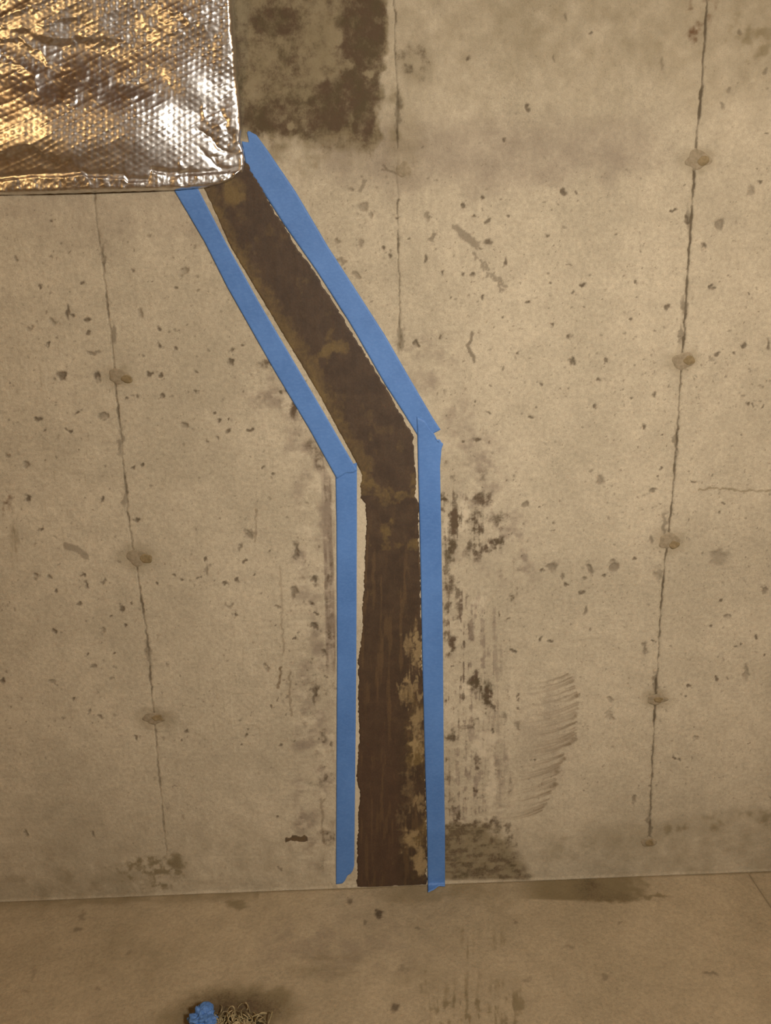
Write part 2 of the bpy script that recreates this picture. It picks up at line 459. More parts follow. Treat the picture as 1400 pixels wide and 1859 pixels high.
# squiggles, scratches and cracks
S = stroke
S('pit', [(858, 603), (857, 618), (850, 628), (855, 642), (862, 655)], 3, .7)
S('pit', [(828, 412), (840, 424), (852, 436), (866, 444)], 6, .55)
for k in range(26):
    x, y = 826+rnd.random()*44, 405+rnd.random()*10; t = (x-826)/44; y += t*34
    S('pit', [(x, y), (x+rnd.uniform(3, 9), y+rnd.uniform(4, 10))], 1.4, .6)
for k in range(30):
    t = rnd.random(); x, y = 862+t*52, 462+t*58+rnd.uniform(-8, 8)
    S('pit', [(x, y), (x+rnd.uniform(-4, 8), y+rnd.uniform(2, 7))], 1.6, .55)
S('scratch', [(511, 1212), (509, 1228), (505, 1248)], 2.0, .85); S('scratch', [(525, 1222), (528, 1300)], 1.3, .55)
S('scratch', [(512, 1125), (515, 1190)], 1.2, .5); S('scratch', [(465, 925), (463, 985)], 1.2, .55); S('scratch', [(508, 1030), (513, 1120)], 1.2, .35)
S('mold', [(522, 1524), (534, 1521), (549, 1522), (556, 1522)], 4.2, 1.2, 2, 3.0); S('scratch', [(524, 1523), (552, 1521)], 2.5, .9)
S('scratch', [(584, 1450), (585, 1480), (586, 1520), (590, 1530)], 1.8, .5); S('scratch', [(590, 1450), (585, 1462)], 1.6, .5)
S('damp', [(1270, 890), (1295, 886), (1330, 889), (1370, 892), (1400, 890)], 1.6, .7)
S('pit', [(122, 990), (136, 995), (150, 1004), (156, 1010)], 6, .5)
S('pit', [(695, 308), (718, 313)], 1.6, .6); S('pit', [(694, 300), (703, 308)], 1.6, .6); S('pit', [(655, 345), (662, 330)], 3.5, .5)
for k in range(34):                                     # pale scratches beside the upper right tape
    x, y = rnd.uniform(560, 640), rnd.uniform(335, 480)
    S('pale', [(x, y), (x+rnd.uniform(10, 34), y+rnd.uniform(-9, 3))], .7, .55)
for k in range(24):
    x, y = rnd.uniform(690, 800), rnd.uniform(600, 740)
    S('pale', [(x, y), (x+rnd.uniform(10, 30), y+rnd.uniform(-10, 3))], .7, .5)
# comb-like brush marks
ends = [(1032, 1222), (1045, 1242), (1049, 1262), (1050, 1280), (1046, 1300), (1046, 1322), (1044, 1342), (1028, 1358), (1024, 1378), (1014, 1396), (1008, 1418), (1010, 1428), (996, 1450), (985, 1472)]
for k in range(96):
    t = rnd.random()*(len(ends)-1.001); i = int(t); f = t-i
    xe = ends[i][0]+(ends[i+1][0]-ends[i][0])*f+rnd.uniform(-5, 2); ye = ends[i][1]+(ends[i+1][1]-ends[i][1])*f
    L = rnd.uniform(16, 50) if rnd.random() < .7 else rnd.uniform(60, 105)
    wgt = rnd.uniform(.3, .8)
    S('scratch', [(xe, ye), (xe-L*.35, ye+L*.15), (xe-L*.7, ye+L*.24), (xe-L, ye+L*.27)], rnd.uniform(.6, 1.5), wgt, 1.6, .5, .05, .15)
for a in (((1048, 1262), (1020, 1278), 5), ((1046, 1300), (1025, 1312), 3.5), ((1044, 1342), (1026, 1352), 5), ((1024, 1378), (1010, 1386), 4), ((1012, 1400), (1004, 1408), 5), ((1008, 1424), (978, 1438), 5.5)):
    S('scratch', [a[0], a[1]], a[2]*.7, .75, 3, 1.2, .05, .3)
blob('mauve', 990, 1340, 60, 110, .35, .6)

# --- mould at the top, left of the middle joint
edge = 706 - 18*sm(60, 230, PY) + 22*(N['b']-.5) - 8*(N['c']-.5)
low = 262 + 55*(N['a']-.5) + 12*(VST-.5) + 26*(N['b']-.5)
inr = (1-sm(-12, 12, PX-edge))*(1-sm(-34, 26, PY-low))*sm(300, 330, PX)
dens = .40 + 0*PX
for (cx, cy, rx, ry, v) in ((660, 60, 50, 100, .98), (655, 150, 45, 70, .9), (600, 190, 45, 60, .9), (660, 215, 26, 40, .95), (500, 40, 60, 34, .85), (460, 60, 40, 40, .6), (500, 210, 75, 46, .78), (440, 150, 30, 100, .62), (560, 225, 50, 40, .8), (530, 120, 60, 30, .55)):
    dens = np.maximum(dens, v*(1-sm(.55, 1.35, np.hypot((WX-cx)/rx, (WY-cy)/ry))))
for (cx, cy, rx, ry, v) in ((585, 70, 22, 60, .25), (460, 165, 16, 26, .2), (580, 130, 40, 16, .3), (610, 72, 14, 16, .25), (630, 118, 14, 10, .3), (672, 132, 10, 8, .25), (527, 228, 6, 7, .1), (528, 255, 16, 12, .3), (575, 132, 14, 10, .1)):
    k = 1-sm(.5, 1.3, np.hypot((WX-cx)/rx, (WY-cy)/ry)); dens = dens*(1-k)+v*k
mk['mold'] = np.maximum(mk['mold'], inr*np.clip(dens+.6*(N['c']-.5)+.3*(N['b']-.5), 0, 1.1))
mk['damp'] = np.maximum(mk['damp'], inr*.95)
blob('damp', 560, 270, 110, 46, .6, .6, N['b'])
blob('mold', 752, 112, 30, 34, .55, .6, N['c']); blob('mold', 765, 150, 16, 28, .4, .6, N['c']); blob('damp', 755, 115, 48, 60, .6, .7)
blob('damp', 722, 180, 18, 110, .7, .7, N['b']); blob('damp', 735, 250, 40, 90, .55, .8)
blob('rust', 1262, 45, 16, 46, .75, .5, N['c']); blob('rust', 1290, 20, 22, 40, .45, .6, N['c']); blob('damp', 1345, 75, 70, 60, .8, .6, N['b'])
blob('damp', 1040, 60, 24, 50, .4, .6, N['b']); blob('damp', 1130, 130, 50, 60, .35, .7, N['b'])
top = (1-sm(60, 330, PY+60*(N['a']-.5)))*sm(560, 760, PX)
mk['damp'] = np.maximum(mk['damp'], .62*top*(.6+.5*N['b']))
mk['mauve'] = np.maximum(mk['mauve'], .55*sm(150, 260, PY)*(1-sm(330, 430, PY+60*N['a']))*sm(540, 600, PX)*(1-sm(1120, 1300, PX)))
mk['mauve'] = np.maximum(mk['mauve'], .4*(1-sm(420, 560, PY+80*N['a']))*(1-sm(420, 560, PX))*sm(330, 350, PY))
# --- smears right of the lower right tape
R1 = np.clip(N['c']*1.3+N['b']*.9-.75, 0, 1.2)
for (n_, cx, cy, rx, ry, v) in (('mold', 876, 905, 20, 14, .62), ('mold', 866, 950, 18, 24, .72), ('mold', 905, 942, 16, 22, .5), ('mold', 896, 990, 24, 15, .75), ('mold', 862, 995, 18, 22, .6), ('mold', 806, 912, 9, 14, 1.0), ('mold', 823, 945, 9, 26, .95), ('mold', 814, 995, 11, 22, .75), ('mold', 812, 1060, 14, 24, .6),
                                ('mold', 812, 848, 12, 12, .5), ('mold', 824, 865, 14, 7, .5), ('mold', 880, 865, 14, 12, .4), ('mold', 934, 1030, 8, 16, .55), ('mold', 910, 1030, 6, 14, .4), ('mold', 934, 1080, 8, 18, .5), ('mold', 812, 1112, 6, 20, .55), ('mold', 830, 1112, 6, 18, .5), ('mold', 821, 1176, 13, 24, .72), ('mold', 808, 1150, 5, 30, .5),
                                ('mold', 868, 1238, 20, 16, .75), ('mold', 886, 1264, 12, 18, .75), ('mold', 900, 1278, 13, 9, .7), ('mold', 866, 1312, 9, 7, .65), ('mold', 820, 1338, 15, 10, .6), ('mold', 850, 1322, 22, 5, .4), ('mold', 812, 1390, 8, 30, .55), ('mold', 866, 1388, 9, 14, .55), ('mold', 817, 1455, 12, 22, .65), ('mold', 845, 1450, 26, 8, .45), ('mold', 833, 1482, 8, 10, .6), ('mold', 862, 1436, 5, 5, .6),
                                ('mold', 915, 1305, 6, 16, .45), ('mold', 893, 1488, 10, 8, .65), ('mold', 914, 1500, 22, 10, .5), ('mold', 928, 1520, 10, 18, .5), ('mold', 921, 1260, 3, 12, .4), ('mold', 927, 1430, 4, 18, .4)):
    blob(n_, cx, cy, rx*1.1, ry*1.1, v*1.08, .6, np.clip(R1*.8+.5*VST+.12, 0, 1.2))
BC = .5*N['c']+.5*N['b']
blob('mauve', 870, 860, 70, 90, .62, .7, BC); blob('mauve', 930, 1000, 50, 75, .7, .7, BC); blob('mauve', 850, 1010, 40, 50, .6, .7, BC); blob('mauve', 905, 1380, 26, 90, .6, .6, VST*.6+.4*N['c']); blob('mauve', 830, 760, 40, 60, .5, .7, BC)
blob('mauve', 770, 660, 60, 70, .5, .7, N['b'])
sx_ = (1-sm(836, 880, PX))*sm(800, 806, PX)*sm(840, 900, PY)*(1-sm(1300, 1350, PY))
mk['mold'] = np.maximum(mk['mold'], sx_*sm(.5, .78, VST*.6+.4*N['c'])*.7)
mk['mauve'] = np.maximum(mk['mauve'], (1-sm(870, 960, PX))*sm(795, 803, PX)*sm(1040, 1100, PY)*(1-sm(1480, 1520, PY))*sm(.45, .75, VST*.55+.45*N['c'])*.8)
for (cx, cy, rx, ry, v) in ((842, 935, 9, 34, .8), (862, 1080, 45, 24, .7), (852, 1245, 26, 22, .7), (850, 1300, 50, 22, .6), (880, 1350, 50, 28, .75), (845, 1405, 22, 34, .75), (893, 1415, 8, 60, .8), (880, 1470, 40, 26, .6), (905, 1510, 22, 14, .7), (833, 1490, 22, 8, .6), (850, 1115, 40, 40, .5), (640, 1600, 40, 10, .8), (930, 1250, 8, 60, .5), (925, 1330, 12, 60, .5), (812, 960, 10, 20, .7), (890, 930, 8, 16, .5)):
    blob('pale', cx, cy, rx, ry, v, .55, N['b'] if rx > 20 else None)
# dark green scrub at the foot of the wall right of the tape
tri = sm(800, 808, PX)*(1-sm(-30, 20, PX-(905+.62*(PY-1480))))*sm(1478, 1502, PY+20*(N['c']-.5)+.10*(PX-880))*(1-sm(1592, 1604, PY))
mk['mold'] = np.maximum(mk['mold'], tri*np.clip(.25+.8*sm(.25, .8, HST*.35+N['c']*.65), 0, 1)*.72)
mk['damp'] = np.maximum(mk['damp'], tri*.9)
# damp along the base, more on the right, a tide line rising to the right edge
tide = 1500 - 30*sm(1150, 1400, PX) + 26*(N['b']-.5)
rgt = sm(930, 1150, PX)*sm(-26, 12, PY-tide)
mk['damp'] = np.maximum(mk['damp'], rgt*(.34+.30*N['b']))
mk['damp'] = np.maximum(mk['damp'], sm(1120, 1220, PX)*(1-sm(8, 30, np.abs(PY-tide-10)))*.85*np.clip(N['b']*1.6-.2, 0, 1))
blob('damp', 1050, 1540, 110, 50, .45, .8, BC)
lft = (1-sm(250, 420, PX))*sm(1545, 1600, PY+24*(N['b']-.5))
mk['damp'] = np.maximum(mk['damp'], lft*.6*(.5+.6*N['b']))
blob('damp', 275, 1585, 60, 34, 1.0, .5, N['c']); blob('damp', 320, 1566, 18, 16, 1.0, .5); blob('mold', 318, 1570, 12, 12, .35, .6); blob('damp', 14, 1585, 30, 34, 1.0, .6, N['b']); blob('pale', 14, 1578, 9, 12, .6, .6); blob('pale', 262, 1600, 24, 12, .5, .6, N['c'])
blob('damp', 600, 1560, 60, 40, .35, .8, N['b'])
mk['damp'] = np.maximum(mk['damp'], .35*sm(1380, 1560, PY)*(.4+.8*N['b']))
mk['pale'] = np.maximum(mk['pale'], (1-sm(0.002, 0.007, GZ+.005*(N['b']-.5)))*(.5*(PX < 650)+.38*(PX >= 650)))
# --- streaks left of the left tapes
lt = np.interp(PY, [640, 720, 800, 868, 900, 1610], [478, 525, 574, 610, 611, 609])
dl = lt-PX
zz = sm(800, 850, PY)*(1-sm(1180, 1260, PY))
band = (1-sm(6, 13, np.abs(dl-(18-8*sm(900, 1150, PY)))))*zz
mk['mauve'] = np.maximum(mk['mauve'], band*(.6+.5*VST)); mk['mold'] = np.maximum(mk['mold'], band*sm(.45, .75, VST*.6+N['c']*.4)*.5)
zone = sm(0, 3, dl)*(1-sm(60, 105, dl))*sm(640, 720, PY)*(1-sm(1560, 1610, PY))
mk['mauve'] = np.maximum(mk['mauve'], zone*.7*np.clip(N['b']*1.4-.35, 0, 1)); mk['pale'] = np.maximum(mk['pale'], zone*.55*sm(.5, .8, fbm(GX/.03, GZ/.02, 4, 77)))
for (cx, cy, rx, ry, v) in ((535, 738, 9, 22, .75), (515, 713, 9, 9, .85), (484, 662, 14, 10, .6), (566, 810, 12, 14, .5), (577, 830, 10, 26, .5), (600, 1030, 7, 20, .5), (602, 1160, 6, 26, .65), (598, 1050, 8, 8, .6), (606, 1240, 4, 14, .5), (576, 1250, 20, 30, .45), (560, 1310, 9, 30, .4), (585, 1335, 8, 18, .5), (575, 1372, 16, 9, .4), (605, 1350, 6, 14, .6), (588, 1390, 8, 7, .5), (590, 1412, 5, 8, .55), (575, 1424, 14, 6, .4), (606, 1405, 4, 14, .4), (594, 1520, 12, 12, .55), (604, 1520, 5, 6, .55), (585, 1230, 20, 6, .35), (560, 1250, 10, 22, .35), (563, 1055, 18, 8, .45), (590, 1570, 12, 20, .35)):
    blob('mold', cx, cy, rx, ry, v*1.0, .6, np.clip(R1*.8+.5*VST+.15, 0, 1.2))
blob('rust', 13, 918, 11, 24, .7, .5, N['c']); blob('damp', 26, 990, 9, 46, .5, .6, VST); blob('mauve', 495, 740, 16, 60, .5, .7, N['b'])
# bare fringe between tape and dark coating
blob('pale', 655, 1000, 14, 160, .7, .5, warp=False); blob('pale', 760, 880, 8, 90, .75, .5, warp=False); blob('pale', 768, 1200, 8, 80, .7, .5, warp=False); blob('pale', 652, 1420, 10, 200, .75, .5, warp=False)
# soft blurry grime around the tie holes
TIES = [(215, 683, 20, 15), (250, 1012, 24, 18), (280, 1304, 27, 14), (733, 308, 15, 13), (1268, 290, 24, 17), (1241, 655, 23, 17), (1215, 982, 23, 17), (1193, 1270, 22, 13), (1178, 1529, 19, 14)]
for (cx, cy, rx, ry) in TIES: blob('damp', cx, cy, rx*1.5, ry*1.5, .55, .6)

DISP = np.where(GZ < 0.0, 0.0, DISP)
DISP = DISP - 0.0016*(1-sm(0.0, 0.009, GZ))*(GZ >= 0)*(.5+N['b'])
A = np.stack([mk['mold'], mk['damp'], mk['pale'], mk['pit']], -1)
B = np.stack([mk['mauve'], mk['groove'], mk['scratch'], mk['rust']], -1)
V = np.stack([GX, DISP, GZ], -1)
wall = tag(empty('wall_back'), 'stained cast concrete basement wall with vertical form joints', kind='structure')
cuts = [0]+[int(np.searchsorted(XS, float(np.median(sx)))) for sx in SEAM_X]+[len(XS)-1]
for k in range(4):
    a, b = cuts[k], cuts[k+1]+1
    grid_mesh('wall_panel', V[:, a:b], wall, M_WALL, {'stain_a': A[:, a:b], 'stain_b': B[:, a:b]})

# tie holes: lumpy mortar discs with a plug in most of them
def lump(name, cx, cy, rx, ry, h, parent, mat, seed, base=0.0, dish=0.0):
    c = on_wall(cx, cy)
    nr, ns = 7, 40
    rs = np.random.RandomState(seed)
    ph = rs.rand(4)*6.28; am = rs.rand(4)*.10
    vs = []; q = []
    for i in range(nr):
        t = i/(nr-1)
        for j in range(ns):
            th = 2*math.pi*j/ns
            k = 1+sum(am[m_]*math.sin((m_+2)*th+ph[m_]) for m_ in range(4))
            pr = math.cos(t*math.pi/2)**.5 if t < 1 else 0
            pr = pr*(1-dish*math.exp(-(t/.45)**2)) + .06*(rs.rand()-.5)*(t < .95)
            vs.append((c[0]+rx*MMPX*k*t*math.cos(th), base-h*pr + (0.002 if t == 1 else 0), c[2]+ry*MMPX*k*t*math.sin(th)))
    for i in range(nr-1):
        for j in range(ns):
            q.append((i*ns+j, i*ns+(j+1) % ns, (i+1)*ns+(j+1) % ns, (i+1)*ns+j))
    return raw_mesh(name, np.array(vs), np.array(q)[:, ::-1], parent, mat)


for i, (cx, cy, rx, ry) in enumerate(TIES):
    p = lump('tie_patch', cx, cy, rx, ry, 0.0012, wall, M_PATCH, 50+i)
    if i not in (3,):
        off = [(15, 5, 11, 8), (15, 2, 12, 11), (6, -1, 12, 8), None, (9, 2, 11, 9), (10, -1, 12, 9), (9, 7, 11, 9), (2, 0, 11, 7), (1, 1, 11, 9)][i]
        lump('tie_plug', cx+off[0], cy+off[1], off[2], off[3], 0.0014, p, M_STUB, 80+i, -0.0009, .8)

# ------------------------------------------------------------------ dark coated band between the tapes
def lerp_poly(pts, y):
    ys = [p[1] for p in pts]; return np.interp(y, ys, [p[0] for p in pts])


LB = [(330, 262), (383, 369), (417, 446), (500, 585), (575, 710), (645, 838), (656, 863), (653, 880), (654, 905), (663, 914), (664, 950), (662, 1015), (659, 1075), (657, 1140), (650, 1200), (650, 1280), (652, 1325), (649, 1380), (647, 1409), (653, 1444), (650, 1479), (648, 1560), (646, 1616)]
RB = [(400, 205), (463, 320), (516, 410), (541, 450), (575, 500), (630, 588), (697, 697), (744, 779), (751, 790), (751, 829), (755, 860), (755, 900), (761, 916), (760, 990), (764, 1030), (766, 1160), (765, 1195), (766, 1215), (770, 1225), (773, 1400), (775, 1500), (776, 1612)]


def resample(pts, n, t_fix):
    p = np.array(pts, float); d = np.r_[0, np.cumsum(np.hypot(*np.diff(p, axis=0).T))]
    # t_fix: list of (t, index) anchors
    tt = np.linspace(0, 1, n)
    s = np.interp(tt, [a for a, b in t_fix], [d[b] for a, b in t_fix])
    return np.stack([np.interp(s, d, p[:, 0]), np.interp(s, d, p[:, 1])], -1)


NB, MB_ = 900, 76
lp = resample(LB, NB, [(0, 0), (.40, 6), (1, len(LB)-1)])
rp = resample(RB, NB, [(0, 0), (.40, 8), (1, len(RB)-1)])
tt = np.linspace(0, 1, NB)
jag = lambda s, a: a*(fbm(tt*140, tt*0+s, 4, 91)-.5)+.6*a*(vnoise(tt*36, tt*0+s+3, 95)-.5)+.9*a*(vnoise(tt*420, tt*0+s+5, 96)-.5)
lp[:, 0] += jag(1.0, 1.7)*np.where(tt > .4, 1.3, .6); rp[:, 0] += np.minimum(jag(9.0, 3.5), 1.5)
u = np.linspace(0, 1, MB_)
P = lp[:, None, :]*(1-u[None, :, None]) + rp[:, None, :]*u[None, :, None]
P[-14:, :, 1] += (np.linspace(0, 1, 14)**2)[:, None]*4*(vnoise(u*14, u*0+.5, 97)-.5)[None]
edge_d = np.minimum(np.minimum(u, 1-u)[None, :]*MB_, (np.arange(NB)[::-1])[:, None])
yy = -0.0014*np.clip(edge_d/1.5, 0, 1)**.5 - 0.0004*fbm(P[..., 0]/18, P[..., 1]/60, 3, 101) + 0.0016*(edge_d < .5)
W3 = on_wall(P[..., 0], P[..., 1], yy)
W3[..., 2] = np.maximum(W3[..., 2], 0.0008)
bx, by = P[..., 0], P[..., 1]
n1 = fbm(bx/26, by/30, 4, 111); n2 = fbm(bx/7, by/60, 4, 115); n3 = fbm(bx/9, by/9, 4, 119)
patch = 0*bx
for (cx, cy, rx, ry, v) in ((745, 1175, 9, 24, .55), (762, 1180, 8, 36, .7), (745, 1235, 12, 12, .7), (738, 1255, 16, 18, .5), (760, 1250, 12, 12, .6), (757, 1300, 14, 26, .65), (752, 1355, 9, 40, .75), (766, 1365, 6, 16, .6), (756, 1455, 14, 18, .6), (740, 1430, 10, 40, .3), (765, 1440, 10, 12, .5), (748, 1530, 13, 34, .7), (764, 1555, 12, 26, .8), (770, 1490, 6, 20, .4), (730, 1500, 6, 50, .3), (765, 1330, 12, 18, .4)):
    patch = np.maximum(patch, v*1.15*(1-sm(.5, 1.4, np.hypot((bx+20*(n3-.5)-cx)/rx, (by+46*(n2-.5)+16*(n1-.5)-cy)/ry))))
for (cx, cy, rx, ry) in ((748, 1546, 8, 10), (752, 1495, 18, 14), (772, 1600, 30, 12)):
    patch = patch*sm(.6, 1.2, np.hypot((bx-cx)/rx, (by-cy)/ry))
fr = np.minimum(u, 1-u)[None, :]*MB_
olive = .55*(1-sm(4, 26, u[None, :]*MB_+22*(n1-.5)))*(by < 900) + .4*sm(.5, .8, n1)*(by < 1000)+.55*sm(1150, 1300, by)*sm(.58, .8, u)[None, :]*n1
olive = olive+.26*sm(.45, .8, n1)*sm(820, 900, by)*n3*1.6+.45*(1-sm(0, 60, np.hypot(bx-520, by-610)))*n1 + .5*(1-sm(0, 60, np.hypot(bx-600, by-640)))*n1 + .6*(1-sm(16, 34, np.hypot(bx-425, by-345)))
red = .75*sm(900, 1500, by)*(1-sm(.5, .8, u))[None, :]
streak = sm(860, 1000, by)*sm(.5, .85, n2)*.7
dk = grid_mesh('coating_band', W3, wall, M_BAND, {'stain_a': np.stack([patch, streak, olive, red], -1)}, flip=True)
dk['label'] = 'dark brown damp coating brushed between the blue tape lines'

# ------------------------------------------------------------------ blue tape strips
def surf(px, py, off):
    """point on the wall (or, past its foot, on the floor), lifted by off"""
    p = on_wall(px, py, -off)
    g = on_floor(px, py, off*0.6+0.0004)
    return np.where((p[..., 2] < 0.0012)[..., None], g, p)


def tape(L, Rr, n, anchors, off, label, seed, start=None, end=None, ripple=0.00025):
    mcol = 15
    l = resample(L, n, anchors[0]); r = resample(Rr, n, anchors[1])
    u = np.linspace(0, 1, mcol)
    P = l[:, None]*(1-u[None, :, None])+r[:, None]*u[None, :, None]
    ln = np.hypot(*(l[-1]-l[0]))
    # torn ends: shift rows along the strip, fading into it
    tv = np.arange(n)/(n-1)
    for prof, row, far in ((start, 0, 1), (end, -1, 0)):
        if prof is None: continue
        k = 14 if far else 14
        du = np.interp(u, [a for a, b in prof], [b for a, b in prof])+.9*(vnoise(u*9, u*0+seed, 131)-.5)
        if far: dirv = (P[k]-P[0]); dirv /= np.linalg.norm(dirv, axis=-1)[:, None]; wt = 1-np.arange(k)/k; rows = range(k)
        else: dirv = (P[-1]-P[-1-k]); dirv /= np.linalg.norm(dirv, axis=-1)[:, None]; wt = 1-np.arange(k)/k; rows = range(n-1, n-1-k, -1)
        for w_, rr in zip(wt, rows): P[rr] += dirv*du[:, None]*w_
    h = off + ripple*(fbm(P[..., 0]/40+seed, P[..., 1]/40, 3, 121)-.3)*2 + .00012*(fbm(P[..., 0]/7, P[..., 1]/7, 2, 125))
    top = surf(P[..., 0], P[..., 1], h)
    # skirt down to the wall all round gives the strip its thickness
    full = np.zeros((n+2, mcol+2, 3)); full[1:-1, 1:-1] = top
    low = surf(P[..., 0], P[..., 1], h*0+off*.15)
    full[0, 1:-1] = low[0]; full[-1, 1:-1] = low[-1]; full[1:-1, 0] = low[:, 0]; full[1:-1, -1] = low[:, -1]
    full[0, 0], full[0, -1], full[-1, 0], full[-1, -1] = low[0, 0], low[0, -1], low[-1, 0], low[-1, -1]
    o = grid_mesh('masking_tape', full, None, M_TAPE, flip=True)
    tag(o, label, 'tape', 'blue tape strips on the wall')
    return o


E2 = [(0, 0), (1, -1)]
tape([(270, 262), (320, 352), (372, 440), (412, 520), (500, 676), (560, 776), (611, 868)], [(315, 262), (363, 349), (410, 440), (470, 548), (530, 650), (590, 752), (648, 853)], 200, (E2, E2), 0.0017,
     'slanted blue tape strip coming down from under the foil corner, left of the dark band', 1, None, [(0, 2), (.5, -2), (.8, 3), (1, 2)])
tape([(609, 852), (611, 950), (612, 1200), (611, 1400), (610, 1603)], [(648, 840), (648, 950), (647, 1200), (645, 1400), (643, 1598)], 240, (E2, E2), 0.0010,
     'upright blue tape strip left of the dark band with a torn lower corner', 2, None, [(0, 2), (.35, 3), (.5, -2), (.62, -10), (.8, -13), (.92, -18), (1, -26)])
tape([(440, 262), (447, 301), (479, 350), (516, 408), (575, 492), (635, 586), (700, 699), (730, 745), (764, 800)], [(464, 243), (486, 273), (537, 348), (597, 450), (650, 532), (700, 610), (740, 680), (785, 757), (800, 780)], 220,
     ([(0, 0), (1, -1)], [(0, 0), (1, -1)]), 0.0010,
     'long slanted blue tape strip right of the dark band with a torn top tip', 3, [(0, -6), (.3, 2), (.45, 6), (.55, -12), (.75, -12), (1, 2)], [(0, 0), (1, 0)])
tape([(757, 770), (758, 790), (759, 839), (762, 950), (765, 1100), (767, 1200), (772, 1400), (775, 1484), (777, 1619)], [(796, 772), (797, 779), (803, 792), (801, 825), (799, 846), (800, 903), (801, 950), (804, 1150), (806, 1400), (808, 1509), (808, 1609)], 260,
     (E2, E2), 0.0017,
     'upright blue tape strip right of the dark band with its end folded onto the floor', 4, [(0, -14), (.35, -8), (.68, 14), (.75, 14), (.85, 26), (1, 26)], [(0, 1), (.35, 0), (.6, -4), (1, 0)], 0.0004)

# ------------------------------------------------------------------ foil-faced insulation blanket
FR = [(418, -260), (424, 0), (427, 60), (430, 90), (433, 150), (438, 200), (440, 235), (437, 258), (443, 272), (444, 300), (440, 314)]
FB = [(-260, 357), (0, 354), (100, 352), (200, 349), (270, 347), (330, 345), (380, 341), (400, 336), (415, 331), (428, 324), (440, 312)]
us = np.r_[np.linspace(-260, -14, 40)[:-1], np.arange(-14, 448, 1.3)]
vs = np.r_[np.linspace(-260, -14, 40)[:-1], np.arange(-14, 360, 1.3)]
us = (us-us[0])/(us[-1]-us[0]); vs = (vs-vs[0])/(vs[-1]-vs[0])
U_, V_ = np.meshgrid(us, vs)
fx0 = -260+(444+260)*U_
fy0 = -260+(357+260)*V_
bot = np.interp(fx0, [a for a, b in FB], [b for a, b in FB])
FY = -260+(bot+260)*V_
rgt_ = np.interp(FY, [b for a, b in FR], [a for a, b in FR])
FX = -260+(rgt_+260)*U_
FX = FX + 1.6*(vnoise(FY/7, FY*0, 141)-.5)*(U_ > .97); FY = FY + 1.8*(vnoise(FX/9, FX*0, 143)-.5)*(V_ > .97)
FXw = FX+22*(fbm(FX/45, FY/45, 4, 151)-.5); FYw = FY+22*(fbm(FX/45, FY/45, 4, 155)-.5)
H = 0.013 + 0*FX
sagx = sm(-220, 150, FX)*(1-sm(205, 445, FX))
H += .030*sm(80, 235, FYw)*sagx*(1-.35*sm(240, 352, FY))          # sagging lower belly, turning away to the right
H += .016*(1-sm(-20, 110, FYw))*sm(-200, 160, FX)*(1-.15*sm(340, 440, FX))   # upper belly above the long fold
H += .015*sm(210, 430, FX)*(1-sm(70, 215, FYw))
H += 0.010*(fbm(FX/150+3, FY/110+1, 2, 161)-.5) + 0.0026*(fbm(FX/46, FY/46, 2, 165)-.5)


def crease(pts, wup, wdn, amp):
    """asymmetric fold: crest along pts, steep side below"""
    global H
    best = np.full_like(FX, 1e9); sg = np.zeros_like(FX); tb = np.zeros_like(FX)
    nn = len(pts)-1
    for i in range(nn):
        (x0, y0), (x1, y1) = pts[i], pts[i+1]
        L2 = (x1-x0)**2+(y1-y0)**2
        t = np.clip(((FXw-x0)*(x1-x0)+(FYw-y0)*(y1-y0))/L2, 0, 1)
        ex = FXw-x0-t*(x1-x0); ey = FYw-y0-t*(y1-y0)
        d = np.hypot(ex, ey); m_ = d < best
        best = np.where(m_, d, best); sg = np.where(m_, np.sign((x1-x0)*ey-(y1-y0)*ex), sg); tb = np.where(m_, (i+t)/nn, tb)
    wd = np.where(sg > 0, wdn, wup)
    H = H + amp*.62*np.exp(-(best/wd)**1.5)*np.clip(np.minimum(tb*4+.25, (1-tb)*3), 0, 1)


crease([(-120, 30), (0, 52), (70, 62), (130, 70), (190, 62), (280, 66)], 26, 14, .0085)
crease([(-60, 60), (0, 38), (60, 18), (110, -20)], 14, 9, .006)
crease([(60, 50), (120, 30), (190, 22)], 9, 7, .003)
crease([(-20, 62), (35, 78), (85, 108), (115, 122)], 12, 8, .006)
crease([(-30, 96), (20, 110), (60, 140), (70, 182)], 10, 8, .005)
crease([(-80, 130), (0, 150), (60, 186), (150, 196), (300, 190), (420, 150)], 40, 30, .006)
crease([(-100, 285), (0, 272), (80, 270), (120, 290), (143, 314)], 34, 8, .009)
crease([(290, 12), (330, 28), (350, 40), (390, 34)], 8, 6, .004)
crease([(280, 52), (300, 60), (330, 50)], 8, 6, .002)
for pts, a in (([(427, 274), (395, 255), (352, 228)], -.0055), ([(424, 268), (415, 215), (398, 168)], -.004), ([(427, 316), (395, 300), (345, 266)], -.0045), ([(430, 275), (405, 280), (375, 290)], -.0035), ([(420, 316), (402, 296), (392, 280)], -.003),
               ([(330, 315), (318, 300), (312, 285)], .003), ([(418, 240), (385, 215), (360, 190)], .0030), ([(275, 318), (330, 318), (368, 316)], -.005)):
    crease(pts, 6, 6, a)
# hem: a folded-over strip along the bottom with its upper lip standing out
hl = np.interp(FX, [-260, 0, 60, 120, 150, 160, 225, 232, 270, 275, 300, 360, 430], [332, 328, 322, 320, 316, 322, 322, 330, 332, 314, 318, 320, 312])
hem = sm(-2.5, 2.5, FYw*.3+FY*.7-hl)
H += .0030*hem*(.3+1.1*fbm(FX/16, FY/30, 3, 171)) - .0028*np.exp(-((FY-hl+6)/5)**2) + .0022*hem*(fbm(FX/9, FY/12, 3, 173)-.5)
